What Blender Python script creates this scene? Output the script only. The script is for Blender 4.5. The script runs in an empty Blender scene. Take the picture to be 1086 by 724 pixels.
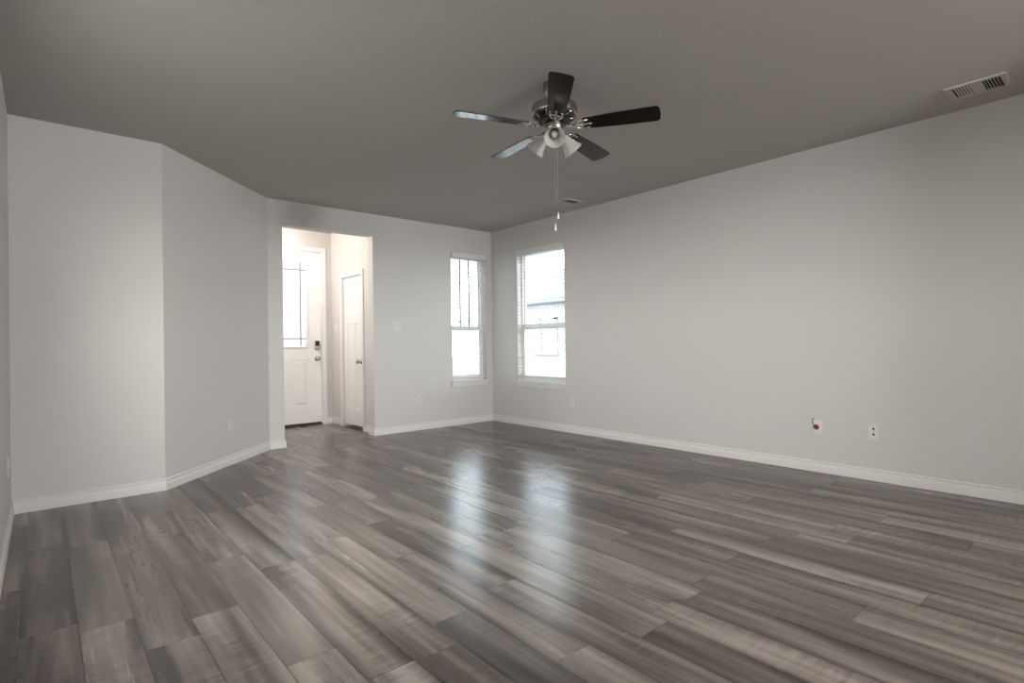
import bpy, bmesh, math, random
from mathutils import Vector, Matrix, Euler

C = bpy.context.scene.collection
S = bpy.context.scene
PI = math.pi
H = 2.743            # ceiling height
# ------------------------------------------------------------------ camera, world, lights, exposure
cam_d = bpy.data.cameras.new('camera'); cam = bpy.data.objects.new('camera', cam_d); C.objects.link(cam)
S.camera = cam
cam_d.sensor_fit = 'HORIZONTAL'; cam_d.sensor_width = 36.0
cam_d.lens = 36.0 * 580.6 / 1086.0
cam_d.clip_start = 0.02; cam_d.clip_end = 200
YAW, PITCH, ROLL = 0.7090, 0.0020, -0.0134
F = Vector((math.sin(YAW) * math.cos(PITCH), math.cos(YAW) * math.cos(PITCH), math.sin(PITCH)))
R0 = Vector((math.cos(YAW), -math.sin(YAW), 0)); U0 = R0.cross(F)
RX = math.cos(ROLL) * R0 + math.sin(ROLL) * U0
UX = -math.sin(ROLL) * R0 + math.cos(ROLL) * U0
M = Matrix((RX, UX, -F)).transposed().to_4x4(); M.translation = Vector((0, 0, 1.1295))
cam.matrix_world = M

world = bpy.data.worlds.new('overcast_sky'); S.world = world; world.use_nodes = True
wn = world.node_tree.nodes; wl = world.node_tree.links; wn.clear()
SKY_FRONT, SKY_REAR = 7.8, 19.5       # hazy sky: cool and dim to the front, bright and warmer on the sun's side behind the camera
wo = wn.new('ShaderNodeOutputWorld'); bg = wn.new('ShaderNodeBackground')
wtc = wn.new('ShaderNodeTexCoord'); 
wmr = wn.new('ShaderNodeMapRange'); wmr.interpolation_type = 'SMOOTHSTEP'
wdt = wn.new('ShaderNodeVectorMath'); wdt.operation = 'DOT_PRODUCT'; wdt.inputs[1].default_value = (-.78, -.62, .10)
wl.new(wtc.outputs['Generated'], wdt.inputs[0])
wmr.inputs['From Min'].default_value = -.15; wmr.inputs['From Max'].default_value = .55
wl.new(wdt.outputs['Value'], wmr.inputs['Value'])
wmx = wn.new('ShaderNodeMix'); wmx.data_type = 'RGBA'; wl.new(wmr.outputs[0], wmx.inputs['Factor'])
wmx.inputs['A'].default_value = (0.80, 0.91, 1.0, 1); wmx.inputs['B'].default_value = (1.0, .965, .93, 1)
wst = wn.new('ShaderNodeMapRange'); wl.new(wmr.outputs[0], wst.inputs['Value'])
wst.inputs['To Min'].default_value = SKY_FRONT; wst.inputs['To Max'].default_value = SKY_REAR
wl.new(wmx.outputs['Result'], bg.inputs['Color']); wl.new(wst.outputs[0], bg.inputs['Strength'])
wl.new(bg.outputs[0], wo.inputs[0])
S.view_settings.view_transform = 'Standard'; S.view_settings.look = 'None'
S.view_settings.exposure = 0.15; S.view_settings.gamma = 1.0; S.view_settings.use_curve_mapping = False
S.render.film_transparent = False
cy = S.cycles
cy.use_denoising = True; cy.denoiser = 'OPENIMAGEDENOISE'; cy.denoising_input_passes = 'RGB_ALBEDO_NORMAL'; cy.denoising_prefilter = 'ACCURATE'; cy.use_adaptive_sampling = False; cy.blur_glossy = 0.6
cy.max_bounces = 14; cy.diffuse_bounces = 8; cy.glossy_bounces = 4; cy.transparent_max_bounces = 16
cy.caustics_reflective = False; cy.caustics_refractive = False
cy.sample_clamp_indirect = 2.0


def portal(name, loc, direction, sx, sy):
    """marks a window opening for the sampling of the sky (gives off no light of its own)"""
    d = bpy.data.lights.new(name, 'AREA'); d.shape = 'RECTANGLE'; d.size = sx; d.size_y = sy
    d.cycles.is_portal = True
    o = bpy.data.objects.new(name, d); C.objects.link(o); o.location = loc
    o.rotation_euler = Vector(direction).to_track_quat('-Z', 'Y').to_euler()
    return o


# room plan (metres)
XL, YA, XB, XC, YF, XR = -0.1705, 5.0877, 0.7301, 1.8689, 6.2563, 4.9838
XD, XE, ZO = 2.0296, 3.1134, 2.4744          # opening to the entry hall
YR = -7.0                                     # rear wall, behind the camera
XW, YD = 3.188, 7.729                         # entry hall: closet wall, front wall
XH = 1.25                                     # entry hall: far left wall
TW = 0.13
# windows
W1 = (4.278, 4.872, 0.60, 2.385)              # far wall: x0 x1 z0 z1
W2 = (4.786, 5.690, 0.60, 2.385)              # right wall: y0 y1 z0 z1
RW = [(1.6, 4.8, 0.05, 2.45)]   # rear wall openings

LW = (1.7, 3.65, 1.05, 2.25)                    # left wall window, added out of view to brighten the right wall: y0 y1 z0 z1
portal('portal_left', (XL - .16, (LW[0] + LW[1]) / 2, (LW[2] + LW[3]) / 2), (1, 0, 0), LW[3] - LW[2], LW[1] - LW[0])
for a in RW:
    portal('portal_rear', ((a[0] + a[1]) / 2, YR - .16, (a[2] + a[3]) / 2), (0, 1, 0), a[1] - a[0], a[3] - a[2])


# ------------------------------------------------------------------ materials
def nodes_of(name):
    m = bpy.data.materials.new(name); m.use_nodes = True
    nt = m.node_tree; return m, nt, nt.nodes, nt.links, nt.nodes['Principled BSDF']


def plain(name, col, rough=0.5, metal=0.0, spec=0.5, bump=None, coat=0.0, var=0.0):
    m, nt, n, l, b = nodes_of(name)
    b.inputs['Base Color'].default_value = (*col, 1)
    b.inputs['Roughness'].default_value = rough; b.inputs['Metallic'].default_value = metal
    b.inputs['Specular IOR Level'].default_value = spec
    if coat:
        b.inputs['Coat Weight'].default_value = coat; b.inputs['Coat Roughness'].default_value = 0.12
    tc = n.new('ShaderNodeTexCoord')
    if var:
        nz = n.new('ShaderNodeTexNoise'); nz.inputs['Scale'].default_value = 3.0; nz.inputs['Detail'].default_value = 3
        l.new(tc.outputs['Object'], nz.inputs['Vector'])
        mx = n.new('ShaderNodeMix'); mx.data_type = 'RGBA'
        mx.inputs['A'].default_value = (*[c * (1 - var) for c in col], 1)
        mx.inputs['B'].default_value = (*[min(1, c * (1 + var)) for c in col], 1)
        l.new(nz.outputs['Fac'], mx.inputs['Factor']); l.new(mx.outputs['Result'], b.inputs['Base Color'])
    if bump:
        sc, st, dist = bump
        nz2 = n.new('ShaderNodeTexNoise'); nz2.inputs['Scale'].default_value = sc; nz2.inputs['Detail'].default_value = 4
        l.new(tc.outputs['Object'], nz2.inputs['Vector'])
        bp = n.new('ShaderNodeBump'); bp.inputs['Strength'].default_value = st; bp.inputs['Distance'].default_value = dist
        l.new(nz2.outputs['Fac'], bp.inputs['Height']); l.new(bp.outputs['Normal'], b.inputs['Normal'])
    return m


MAT = {}
MAT['wall'] = plain('wall_paint', (0.60, 0.583, 0.567), 0.62, spec=0.25, bump=(260, 0.10, 0.002), var=0.012)
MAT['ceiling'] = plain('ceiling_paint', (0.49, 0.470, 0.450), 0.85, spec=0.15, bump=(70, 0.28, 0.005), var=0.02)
MAT['trim'] = plain('trim_paint', (0.71, 0.695, 0.68), 0.38, spec=0.4, var=0.01)
MAT['door'] = plain('door_paint', (0.80, 0.79, 0.775), 0.40, spec=0.4, var=0.01)
MAT['vinyl'] = plain('window_vinyl', (0.78, 0.79, 0.79), 0.4, var=0.01)
MAT['blind'] = plain('blind_white', (0.70, 0.70, 0.68), 0.45, var=0.01)
MAT['chain'] = plain('chain_nickel', (0.42, 0.41, 0.39), 0.5)
MAT['cord'] = plain('cord_white', (0.75, 0.75, 0.73), 0.8)
MAT['plate'] = plain('plate_plastic', (0.68, 0.67, 0.65), 0.35, var=0.01)
MAT['slot'] = plain('slot_dark', (0.03, 0.03, 0.03), 0.7)
MAT['ivory'] = plain('receptacle_plastic', (0.62, 0.61, 0.59), 0.4)
MAT['nickel'] = plain('brushed_nickel', (0.40, 0.355, 0.32), 0.26, 1.0, bump=(180, 0.03, 0.001))
MAT['chrome'] = plain('polished_nickel', (0.66, 0.63, 0.60), 0.12, 1.0)
MAT['black'] = plain('black_metal', (0.012, 0.012, 0.012), 0.35)
MAT['keypad'] = plain('keypad_glass', (0.01, 0.01, 0.012), 0.12)
MAT['came'] = plain('lead_came', (0.20, 0.215, 0.22), 0.5)
MAT['grille'] = plain('grille_dark', (0.16, 0.17, 0.16), 0.5)
MAT['thresh'] = plain('threshold_bronze', (0.028, 0.020, 0.014), 0.4, 0.3, var=0.1)
MAT['voiddark'] = plain('closet_void', (0.02, 0.02, 0.02), 0.9)
MAT['vent'] = plain('vent_enamel', (0.53, 0.505, 0.48), 0.4, var=0.02)
MAT['ventdark'] = plain('duct_black', (0.006, 0.006, 0.006), 0.9)
MAT['rust'] = plain('copper_red', (0.22, 0.045, 0.022), 0.5, bump=(400, .3, .002), var=0.35)
MAT['greywire'] = plain('wire_grey', (0.20, 0.19, 0.18), 0.6)
MAT['fob'] = plain('fob_white', (0.86, 0.85, 0.83), 0.3)
MAT['bulb'] = plain('bulb_frost', (0.78, 0.77, 0.74), 0.3)
MAT['siding'] = None


def wood_blade():
    m, nt, n, l, b = nodes_of('walnut_blade')
    tc = n.new('ShaderNodeTexCoord'); mp = n.new('ShaderNodeMapping')
    mp.inputs['Scale'].default_value = (3, 60, 8); l.new(tc.outputs['Object'], mp.inputs['Vector'])
    nz = n.new('ShaderNodeTexNoise'); nz.inputs['Scale'].default_value = 2.0; nz.inputs['Detail'].default_value = 5
    l.new(mp.outputs[0], nz.inputs['Vector'])
    r = n.new('ShaderNodeValToRGB'); r.color_ramp.elements[0].position = .3; r.color_ramp.elements[1].position = .75
    r.color_ramp.elements[0].color = (.005, .0035, .003, 1); r.color_ramp.elements[1].color = (.016, .009, .0065, 1)
    l.new(nz.outputs['Fac'], r.inputs[0]); l.new(r.outputs[0], b.inputs['Base Color'])
    b.inputs['Roughness'].default_value = .14; b.inputs['Specular IOR Level'].default_value = .38
    return m


MAT['blade'] = wood_blade()


def frosted():
    m, nt, n, l, b = nodes_of('frosted_glass')
    o = n['Material Output']
    b.inputs['Base Color'].default_value = (.70, .70, .68, 1); b.inputs['Roughness'].default_value = .35
    t = n.new('ShaderNodeBsdfTranslucent'); t.inputs['Color'].default_value = (.75, .75, .72, 1)
    tc = n.new('ShaderNodeTexCoord'); nz = n.new('ShaderNodeTexNoise'); nz.inputs['Scale'].default_value = 18
    l.new(tc.outputs['Object'], nz.inputs['Vector'])
    mr = n.new('ShaderNodeMapRange'); mr.inputs['To Min'].default_value = .38; mr.inputs['To Max'].default_value = .52
    l.new(nz.outputs['Fac'], mr.inputs['Value'])
    mx = n.new('ShaderNodeMixShader'); l.new(mr.outputs[0], mx.inputs[0])
    l.new(b.outputs[0], mx.inputs[1]); l.new(t.outputs[0], mx.inputs[2]); l.new(mx.outputs[0], o.inputs[0])
    return m


MAT['frost'] = frosted()


def glass(nm='window_glass', tint=(.95, .97, .97)):
    m, nt, n, l, b = nodes_of(nm)
    o = n['Material Output']
    t = n.new('ShaderNodeBsdfTransparent'); t.inputs['Color'].default_value = (*tint, 1)
    g = n.new('ShaderNodeBsdfGlossy'); g.inputs['Roughness'].default_value = .02
    fr = n.new('ShaderNodeFresnel'); fr.inputs['IOR'].default_value = 1.45
    ge = n.new('ShaderNodeNewGeometry'); iv = n.new('ShaderNodeMath'); iv.operation = 'SUBTRACT'; iv.inputs[0].default_value = 1.0
    l.new(ge.outputs['Backfacing'], iv.inputs[1]); ml = n.new('ShaderNodeMath'); ml.operation = 'MULTIPLY'
    l.new(fr.outputs[0], ml.inputs[0]); l.new(iv.outputs[0], ml.inputs[1])
    mx = n.new('ShaderNodeMixShader'); l.new(ml.outputs[0], mx.inputs[0])
    l.new(t.outputs[0], mx.inputs[1]); l.new(g.outputs[0], mx.inputs[2]); l.new(mx.outputs[0], o.inputs[0])
    return m


MAT['glass'] = glass()
MAT['doorglass'] = glass('obscure_door_glass', (.43, .425, .42))


def siding_mat():
    m, nt, n, l, b = nodes_of('lap_siding')
    tc = n.new('ShaderNodeTexCoord'); w = n.new('ShaderNodeTexWave'); w.wave_type = 'BANDS'; w.bands_direction = 'Z'
    w.wave_profile = 'SAW'; w.inputs['Scale'].default_value = 1.6; l.new(tc.outputs['Object'], w.inputs['Vector'])
    r = n.new('ShaderNodeValToRGB'); r.color_ramp.elements[0].color = (.13, .14, .15, 1)
    r.color_ramp.elements[1].color = (.175, .185, .195, 1); l.new(w.outputs['Fac'], r.inputs[0])
    l.new(r.outputs[0], b.inputs['Base Color']); b.inputs['Roughness'].default_value = .7
    bp = n.new('ShaderNodeBump'); bp.inputs['Distance'].default_value = .02; l.new(w.outputs['Fac'], bp.inputs['Height'])
    l.new(bp.outputs[0], b.inputs['Normal'])
    return m


MAT['siding'] = siding_mat()
MAT['roof'] = plain('roof_shingle', (.075, .085, .10), .9, bump=(40, .4, .02), var=.15)
MAT['ground'] = plain('outside_ground', (.26, .27, .25), .9, bump=(15, .4, .03), var=.15)
MAT['bluepane'] = plain('neighbour_pane', (.10, .13, .17), .1, var=.05)
MAT['lampglow'] = plain('lamp_glow', (.9, .88, .84), .4)
_b = MAT['lampglow'].node_tree.nodes['Principled BSDF']
_b.inputs['Emission Color'].default_value = (1, .86, .72, 1); _b.inputs['Emission Strength'].default_value = 6.0
MAT['lampglow'].cycles.emission_sampling = 'NONE'     # point lights below the domes do the lighting


PW = 0.18      # plank width


def floor_mat():
    m, nt, n, l, b = nodes_of('grey_plank_floor')

    def math_(op, a, c=None, clamp=False):
        k = n.new('ShaderNodeMath'); k.operation = op; k.use_clamp = clamp
        for i, v in enumerate((a, c)):
            if v is None: continue
            if isinstance(v, (int, float)): k.inputs[i].default_value = v
            else: l.new(v, k.inputs[i])
        return k.outputs[0]
    at = n.new('ShaderNodeAttribute'); at.attribute_name = 'plank'
    sp = n.new('ShaderNodeSeparateColor'); l.new(at.outputs['Color'], sp.inputs[0])
    tone, rnd, rnd2 = sp.outputs[0], sp.outputs[1], sp.outputs[2]
    uv = n.new('ShaderNodeUVMap'); uv.uv_map = 'plank_uv'
    sx = n.new('ShaderNodeSeparateXYZ'); l.new(uv.outputs[0], sx.inputs[0]); u, v = sx.outputs[0], sx.outputs[1]
    z = math_('MULTIPLY', rnd, 60.0)

    def noise(su, sv, scale, detail, rough=.55, dist=0.0):
        cb = n.new('ShaderNodeCombineXYZ'); l.new(math_('MULTIPLY', u, su), cb.inputs[0])
        l.new(math_('MULTIPLY', v, sv), cb.inputs[1]); l.new(z, cb.inputs[2])
        t = n.new('ShaderNodeTexNoise'); t.inputs['Scale'].default_value = scale; t.inputs['Detail'].default_value = detail
        t.inputs['Roughness'].default_value = rough; t.inputs['Distortion'].default_value = dist
        l.new(cb.outputs[0], t.inputs['Vector']); return t.outputs['Fac']
    broad = noise(11, .9, 1.0, 2.0, .5, .12)           # wide streaks along the board
    grain = noise(38, 1.6, 1.0, 3.0, .55, 0.0)         # fine grain
    ribs = noise(7, 42, 1.0, 3.0, .55, .12)          # cross figure
    ribmask = noise(7, 1.6, 1.0, 2.0)
    rm = n.new('ShaderNodeMapRange'); rm.inputs['From Min'].default_value = .45; rm.inputs['From Max'].default_value = .68
    l.new(ribmask, rm.inputs['Value'])
    ribv = math_('MULTIPLY', math_('SUBTRACT', ribs, .5), math_('MULTIPLY', rm.outputs[0], .75))
    x = math_('MULTIPLY', math_('SUBTRACT', broad, .5), 1.75)
    x = math_('ADD', x, math_('MULTIPLY', math_('SUBTRACT', grain, .5), .42))
    x = math_('ADD', x, ribv)
    x = math_('ADD', x, math_('MULTIPLY', math_('SUBTRACT', tone, .5), .42))
    eu0 = math_('MINIMUM', u, math_('SUBTRACT', PW, u))
    ew = n.new('ShaderNodeMapRange'); ew.interpolation_type = 'SMOOTHSTEP'; ew.inputs['From Max'].default_value = .035
    ew.inputs['To Min'].default_value = 1.0; ew.inputs['To Max'].default_value = 0.0; l.new(eu0, ew.inputs['Value'])
    stain = noise(5, .7, 1.0, 1.0)               # darker heart streaks run along some board edges
    sm = n.new('ShaderNodeMapRange'); sm.inputs['From Min'].default_value = .44; sm.inputs['From Max'].default_value = .60; l.new(stain, sm.inputs['Value'])
    x = math_('SUBTRACT', x, math_('MULTIPLY', math_('MULTIPLY', ew.outputs[0], sm.outputs[0]), .42))
    x = math_('ADD', x, .54, True)
    r = n.new('ShaderNodeValToRGB'); cr = r.color_ramp
    cr.elements[0].position = 0.0; cr.elements[0].color = (.030, .0235, .020, 1)
    cr.elements[1].position = 1.0; cr.elements[1].color = (.255, .220, .195, 1)
    e = cr.elements.new(.35); e.color = (.078, .063, .0535, 1)
    e = cr.elements.new(.65); e.color = (.148, .124, .108, 1)
    l.new(x, r.inputs[0])
    # joints between boards
    lv = n.new('ShaderNodeVectorMath'); lv.operation = 'MULTIPLY'
    eu = math_('MINIMUM', u, math_('SUBTRACT', PW, u))
    at2 = n.new('ShaderNodeAttribute'); at2.attribute_name = 'plank_len'
    ev = math_('MINIMUM', v, math_('SUBTRACT', at2.outputs['Fac'], v))
    ed = math_('MINIMUM', eu, ev)
    jm = n.new('ShaderNodeMapRange'); jm.inputs['From Min'].default_value = .0008; jm.inputs['From Max'].default_value = .0026
    jm.inputs['To Min'].default_value = .30; jm.inputs['To Max'].default_value = 1.0
    l.new(ed, jm.inputs['Value'])
    mx = n.new('ShaderNodeMix'); mx.data_type = 'RGBA'; mx.blend_type = 'MULTIPLY'; mx.inputs['Factor'].default_value = 1.0
    l.new(r.outputs[0], mx.inputs['A'])
    cc = n.new('ShaderNodeCombineColor')
    for i in range(3): l.new(jm.outputs[0], cc.inputs[i])
    l.new(cc.outputs[0], mx.inputs['B']); l.new(mx.outputs['Result'], b.inputs['Base Color'])
    rr = n.new('ShaderNodeMapRange'); rr.inputs['To Min'].default_value = .23; rr.inputs['To Max'].default_value = .30
    l.new(rnd2, rr.inputs['Value'])
    l.new(math_('ADD', rr.outputs[0], math_('MULTIPLY', math_('SUBTRACT', grain, .5), .04)), b.inputs['Roughness'])
    b.inputs['Specular IOR Level'].default_value = .62
    hh = math_('ADD', math_('MULTIPLY', jm.outputs[0], .6), math_('MULTIPLY', ribs, .02))
    bp = n.new('ShaderNodeBump'); bp.inputs['Strength'].default_value = .30; bp.inputs['Distance'].default_value = .0012
    l.new(hh, bp.inputs['Height']); l.new(bp.outputs[0], b.inputs['Normal'])
    return m


MAT['floor'] = floor_mat()


# ------------------------------------------------------------------ mesh helpers
class MB:
    def __init__(self): self.v = []; self.f = []; self.s = []

    def add(self, verts, faces, smooth=False):
        o = len(self.v); self.v += [Vector(p) for p in verts]
        self.f += [[i + o for i in f] for f in faces]; self.s += [smooth] * len(faces)
        return self

    def box(self, x0, x1, y0, y1, z0, z1):
        x0, x1 = min(x0, x1), max(x0, x1); y0, y1 = min(y0, y1), max(y0, y1); z0, z1 = min(z0, z1), max(z0, z1)
        v = [(x, y, z) for z in (z0, z1) for y in (y0, y1) for x in (x0, x1)]
        return self.add(v, [(0, 2, 3, 1), (4, 5, 7, 6), (0, 1, 5, 4), (2, 6, 7, 3), (0, 4, 6, 2), (1, 3, 7, 5)])

    def bbox(self, x0, x1, y0, y1, z0, z1, r=.003, seg=2):
        """box with rounded edges"""
        bm = bmesh.new(); bmesh.ops.create_cube(bm, size=1)
        for q in bm.verts:
            q.co = Vector(((x0 + x1) / 2 + q.co.x * abs(x1 - x0), (y0 + y1) / 2 + q.co.y * abs(y1 - y0), (z0 + z1) / 2 + q.co.z * abs(z1 - z0)))
        bmesh.ops.bevel(bm, geom=bm.edges[:], offset=r, segments=seg, affect='EDGES', profile=.5)
        bm.verts.index_update()
        self.add([q.co.copy() for q in bm.verts], [[q.index for q in f.verts] for f in bm.faces], False)
        bm.free(); return self

    def lathe(self, prof, mat=None, n=40, smooth=True, caps=(True, True)):
        """prof: (r,z) list, revolved about local z, then transformed by mat"""
        vs = []; fs = []
        for r, z in prof:
            for k in range(n):
                a = 2 * PI * k / n; p = Vector((r * math.cos(a), r * math.sin(a), z)); vs.append(mat @ p if mat else p)
        m = len(prof)
        for i in range(m - 1):
            for k in range(n):
                k2 = (k + 1) % n; fs.append((i * n + k, i * n + k2, (i + 1) * n + k2, (i + 1) * n + k))
        self.add(vs, fs, smooth)
        o = len(self.v) - len(vs)
        if caps[0]: self.f.append([o + k for k in range(n)][::-1]); self.s.append(False)
        if caps[1]: self.f.append([o + (m - 1) * n + k for k in range(n)]); self.s.append(False)
        return self

    def tube(self, pts, r, n=10, smooth=True):
        pts = [Vector(p) for p in pts]; vs = []; fs = []
        rs = r if isinstance(r, (list, tuple)) else [r] * len(pts)
        d0 = (pts[1] - pts[0]).normalized()
        up = Vector((0, 0, 1)) if abs(d0.z) < .9 else Vector((1, 0, 0))
        for i, p in enumerate(pts):
            d = (pts[min(i + 1, len(pts) - 1)] - pts[max(i - 1, 0)]).normalized()
            a = d.cross(up).normalized(); b2 = a.cross(d).normalized()
            for k in range(n):
                t = 2 * PI * k / n; vs.append(p + rs[i] * (math.cos(t) * a + math.sin(t) * b2))
        for i in range(len(pts) - 1):
            for k in range(n):
                k2 = (k + 1) % n; fs.append((i * n + k, i * n + k2, (i + 1) * n + k2, (i + 1) * n + k))
        self.add(vs, fs, smooth); o = len(self.v) - len(vs)
        self.f += [[o + k for k in range(n)][::-1], [o + (len(pts) - 1) * n + k for k in range(n)]]; self.s += [False, False]
        return self

    def ball(self, c, r, n=16):
        prof = [(max(1e-4, r * math.sin(PI * i / n)), -r * math.cos(PI * i / n)) for i in range(n + 1)]
        return self.lathe(prof, Matrix.Translation(Vector(c)), n=20, caps=(False, False))

    def prism(self, poly, z0, z1, mat=None):
        """poly: 2D outline (ccw) extruded along z"""
        n = len(poly)
        vs = [Vector((x, y, z0)) for x, y in poly] + [Vector((x, y, z1)) for x, y in poly]
        if mat: vs = [mat @ p for p in vs]
        fs = [list(range(n))[::-1], list(range(n, 2 * n))] + [(i, (i + 1) % n, n + (i + 1) % n, n + i) for i in range(n)]
        return self.add(vs, fs)

    def xform(self, mat):
        self.v = [mat @ p for p in self.v]; return self

    def build(self, name, mat, parent=None, world=False):
        me = bpy.data.meshes.new(name)
        off = Vector((0, 0, 0))
        if parent is not None and world:
            p = parent
            while p is not None: off = off + Vector(p.location); p = p.parent
        me.from_pydata([v - off for v in self.v], [], self.f)
        me.polygons.foreach_set('use_smooth', self.s)
        bm = bmesh.new(); bm.from_mesh(me); bmesh.ops.recalc_face_normals(bm, faces=bm.faces[:]); bm.to_mesh(me); bm.free()
        me.materials.append(MAT[mat]); me.update()
        o = bpy.data.objects.new(name, me); C.objects.link(o)
        if parent is not None: o.parent = parent
        return o


def struct(o, label=None):
    o['kind'] = 'structure'
    if label: o['label'] = label
    return o


def tag(o, label, cat, group=None):
    o['label'] = label; o['category'] = cat
    if group: o['group'] = group
    return o


def empty(name, loc, rz=0.0):
    o = bpy.data.objects.new(name, None); o.empty_display_size = .1
    C.objects.link(o); o.location = loc; o.rotation_euler = (0, 0, rz); return o


def copy_tree(o, parent=None):
    c = o.copy(); C.objects.link(c)
    if parent is not None: c.parent = parent
    for ch in list(o.children): copy_tree(ch, c)
    return c


def holed_slab(mb, p0, p1, n, th, z0, z1, holes):
    """wall from p0 to p1 (2D), faced at p0-p1 and th deep along n; holes are (u0,u1,za,zb)"""
    p0, p1, n = Vector(p0), Vector(p1), Vector(n).normalized(); L = (p1 - p0).length; d = (p1 - p0) / L
    us = sorted({0, L, *[h[0] for h in holes], *[h[1] for h in holes]})
    zs = sorted({z0, z1, *[h[2] for h in holes], *[h[3] for h in holes]})
    us = [u for u in us if -1e-6 <= u <= L + 1e-6]; zs = [z for z in zs if z0 - 1e-6 <= z <= z1 + 1e-6]
    idx = {}; vs = []; fs = []

    def V(i, j, k):
        key = (i, j, k)
        if key not in idx:
            q = p0 + d * us[i] + n * (th * k); idx[key] = len(vs); vs.append((q.x, q.y, zs[j]))
        return idx[key]

    def solid(i, j):
        if not (0 <= i < len(us) - 1 and 0 <= j < len(zs) - 1): return False
        um, zm = (us[i] + us[i + 1]) / 2, (zs[j] + zs[j + 1]) / 2
        return not any(h[0] < um < h[1] and h[2] < zm < h[3] for h in holes)
    for i in range(len(us) - 1):
        for j in range(len(zs) - 1):
            if not solid(i, j): continue
            for k in (0, 1): fs.append((V(i, j, k), V(i + 1, j, k), V(i + 1, j + 1, k), V(i, j + 1, k)))
            if not solid(i - 1, j): fs.append((V(i, j, 0), V(i, j + 1, 0), V(i, j + 1, 1), V(i, j, 1)))
            if not solid(i + 1, j): fs.append((V(i + 1, j, 0), V(i + 1, j + 1, 0), V(i + 1, j + 1, 1), V(i + 1, j, 1)))
            if not solid(i, j - 1): fs.append((V(i, j, 0), V(i + 1, j, 0), V(i + 1, j, 1), V(i, j, 1)))
            if not solid(i, j + 1): fs.append((V(i, j + 1, 0), V(i + 1, j + 1, 0), V(i + 1, j + 1, 1), V(i, j + 1, 1)))
    return mb.add(vs, fs)


def wall(name, p0, p1, n, th=TW, holes=(), z0=-.05, z1=H + .05):
    mb = MB(); holed_slab(mb, p0, p1, n, th, z0, z1, list(holes))
    return struct(mb.build(name, 'wall'))


# ------------------------------------------------------------------ floor
random.seed(11)
X0 = 0.10 - PW * 4
joints = {-1: 2.876, 1: 2.445, 3: 1.990, 4: 2.945, 6: 1.890, 7: 1.375, 8: 1.990, 12: 1.392, 13: .79, 19: 1.241}
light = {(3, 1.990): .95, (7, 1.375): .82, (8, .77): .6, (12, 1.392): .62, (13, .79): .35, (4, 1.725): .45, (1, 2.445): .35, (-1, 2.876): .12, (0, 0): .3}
PL = 1.22
me = bpy.data.meshes.new('floor'); vs, fs, uvs, cols, lens = [], [], [], [], []
row = -3
while X0 + (row + 3 - 1) * PW < XR + .1:
    x0 = 0.10 + (row - 0) * PW
    if x0 > XR + .1: break
    j = joints.get(row, random.uniform(0, PL))
    y = j - PL * math.ceil((j - YR) / PL) - PL
    while y < YD + .3:
        y1 = y + PL
        tone = random.random() ** .9
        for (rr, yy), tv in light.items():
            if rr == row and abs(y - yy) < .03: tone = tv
        k = len(vs)
        vs += [(x0, y, 0), (x0 + PW, y, 0), (x0 + PW, y1, 0), (x0, y1, 0)]; fs.append((k, k + 1, k + 2, k + 3))
        uvs += [(0, 0), (PW, 0), (PW, PL), (0, PL)]
        c = (tone, random.random(), random.random(), 1); cols += [c] * 4; lens.append(PL)
        y = y1
    row += 1
nq = len(fs)
xa, xb = min(v[0] for v in vs), max(v[0] for v in vs); ya, yb = min(v[1] for v in vs), max(v[1] for v in vs)
k = len(vs)
vs += [(x, y, z) for z in (-.12, -.001) for y in (ya, yb) for x in (xa, xb)]
for q in [(0, 2, 3, 1), (0, 1, 5, 4), (2, 6, 7, 3), (0, 4, 6, 2), (1, 3, 7, 5), (4, 5, 7, 6)]:
    fs.append(tuple(k + i for i in q)); uvs += [(.05, .5)] * 4; cols += [(.4, .2, .2, 1)] * 4; lens.append(PL)
me.from_pydata(vs, [], fs)
ul = me.uv_layers.new(name='plank_uv')
for i, q in enumerate(uvs): ul.data[i].uv = q
ca = me.color_attributes.new('plank', 'FLOAT_COLOR', 'CORNER')
for i, q in enumerate(cols): ca.data[i].color = q
fa = me.attributes.new('plank_len', 'FLOAT', 'FACE')
for i, q in enumerate(lens): fa.data[i].value = q
me.materials.append(MAT['floor']); me.update()
fl = bpy.data.objects.new('floor', me); C.objects.link(fl); struct(fl)

# ------------------------------------------------------------------ ceiling and walls
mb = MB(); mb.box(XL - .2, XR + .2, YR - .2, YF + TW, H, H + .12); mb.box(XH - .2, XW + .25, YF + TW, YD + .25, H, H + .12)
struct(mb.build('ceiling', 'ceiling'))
wall('wall_left', (XL, YR - TW), (XL, YA), (-1, 0), TW, [(LW[0] - YR + TW, LW[1] - YR + TW, LW[2], LW[3])])
wall('wall_back_left', (XL - TW, YA), (XB, YA), (0, 1))
dv = Vector((XC - XB, YF - YA)).normalized(); nv = Vector((-dv.y, dv.x))
wall('wall_angled', (XB, YA), (XC, YF), nv)
wall('wall_far', (XC, YF), (XR, YF), (0, 1), TW,
     [(XD - XC, XE - XC, -.05, ZO), (W1[0] - XC, W1[1] - XC, W1[2], W1[3])])
wall('wall_right', (XR, YR - TW), (XR, YF + TW), (1, 0), TW,
     [(W2[0] - YR + TW, W2[1] - YR + TW, W2[2], W2[3])])
wall('wall_rear', (XL, YR), (XR, YR), (0, -1), TW, [(a[0] - XL, a[1] - XL, a[2], a[3]) for a in RW])
mb = MB(); mb.box(3.80, XR + .01, -1.02, -.90, -.05, H + .05); struct(mb.build('wall_shade_right', 'wall')); mb = MB(); mb.box(XL - .01, 2.3, -3.62, -3.50, -.05, H + .05); struct(mb.build('wall_shade_left', 'wall'))  # unseen walls added to shade the near right wall and the left-hand walls
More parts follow.
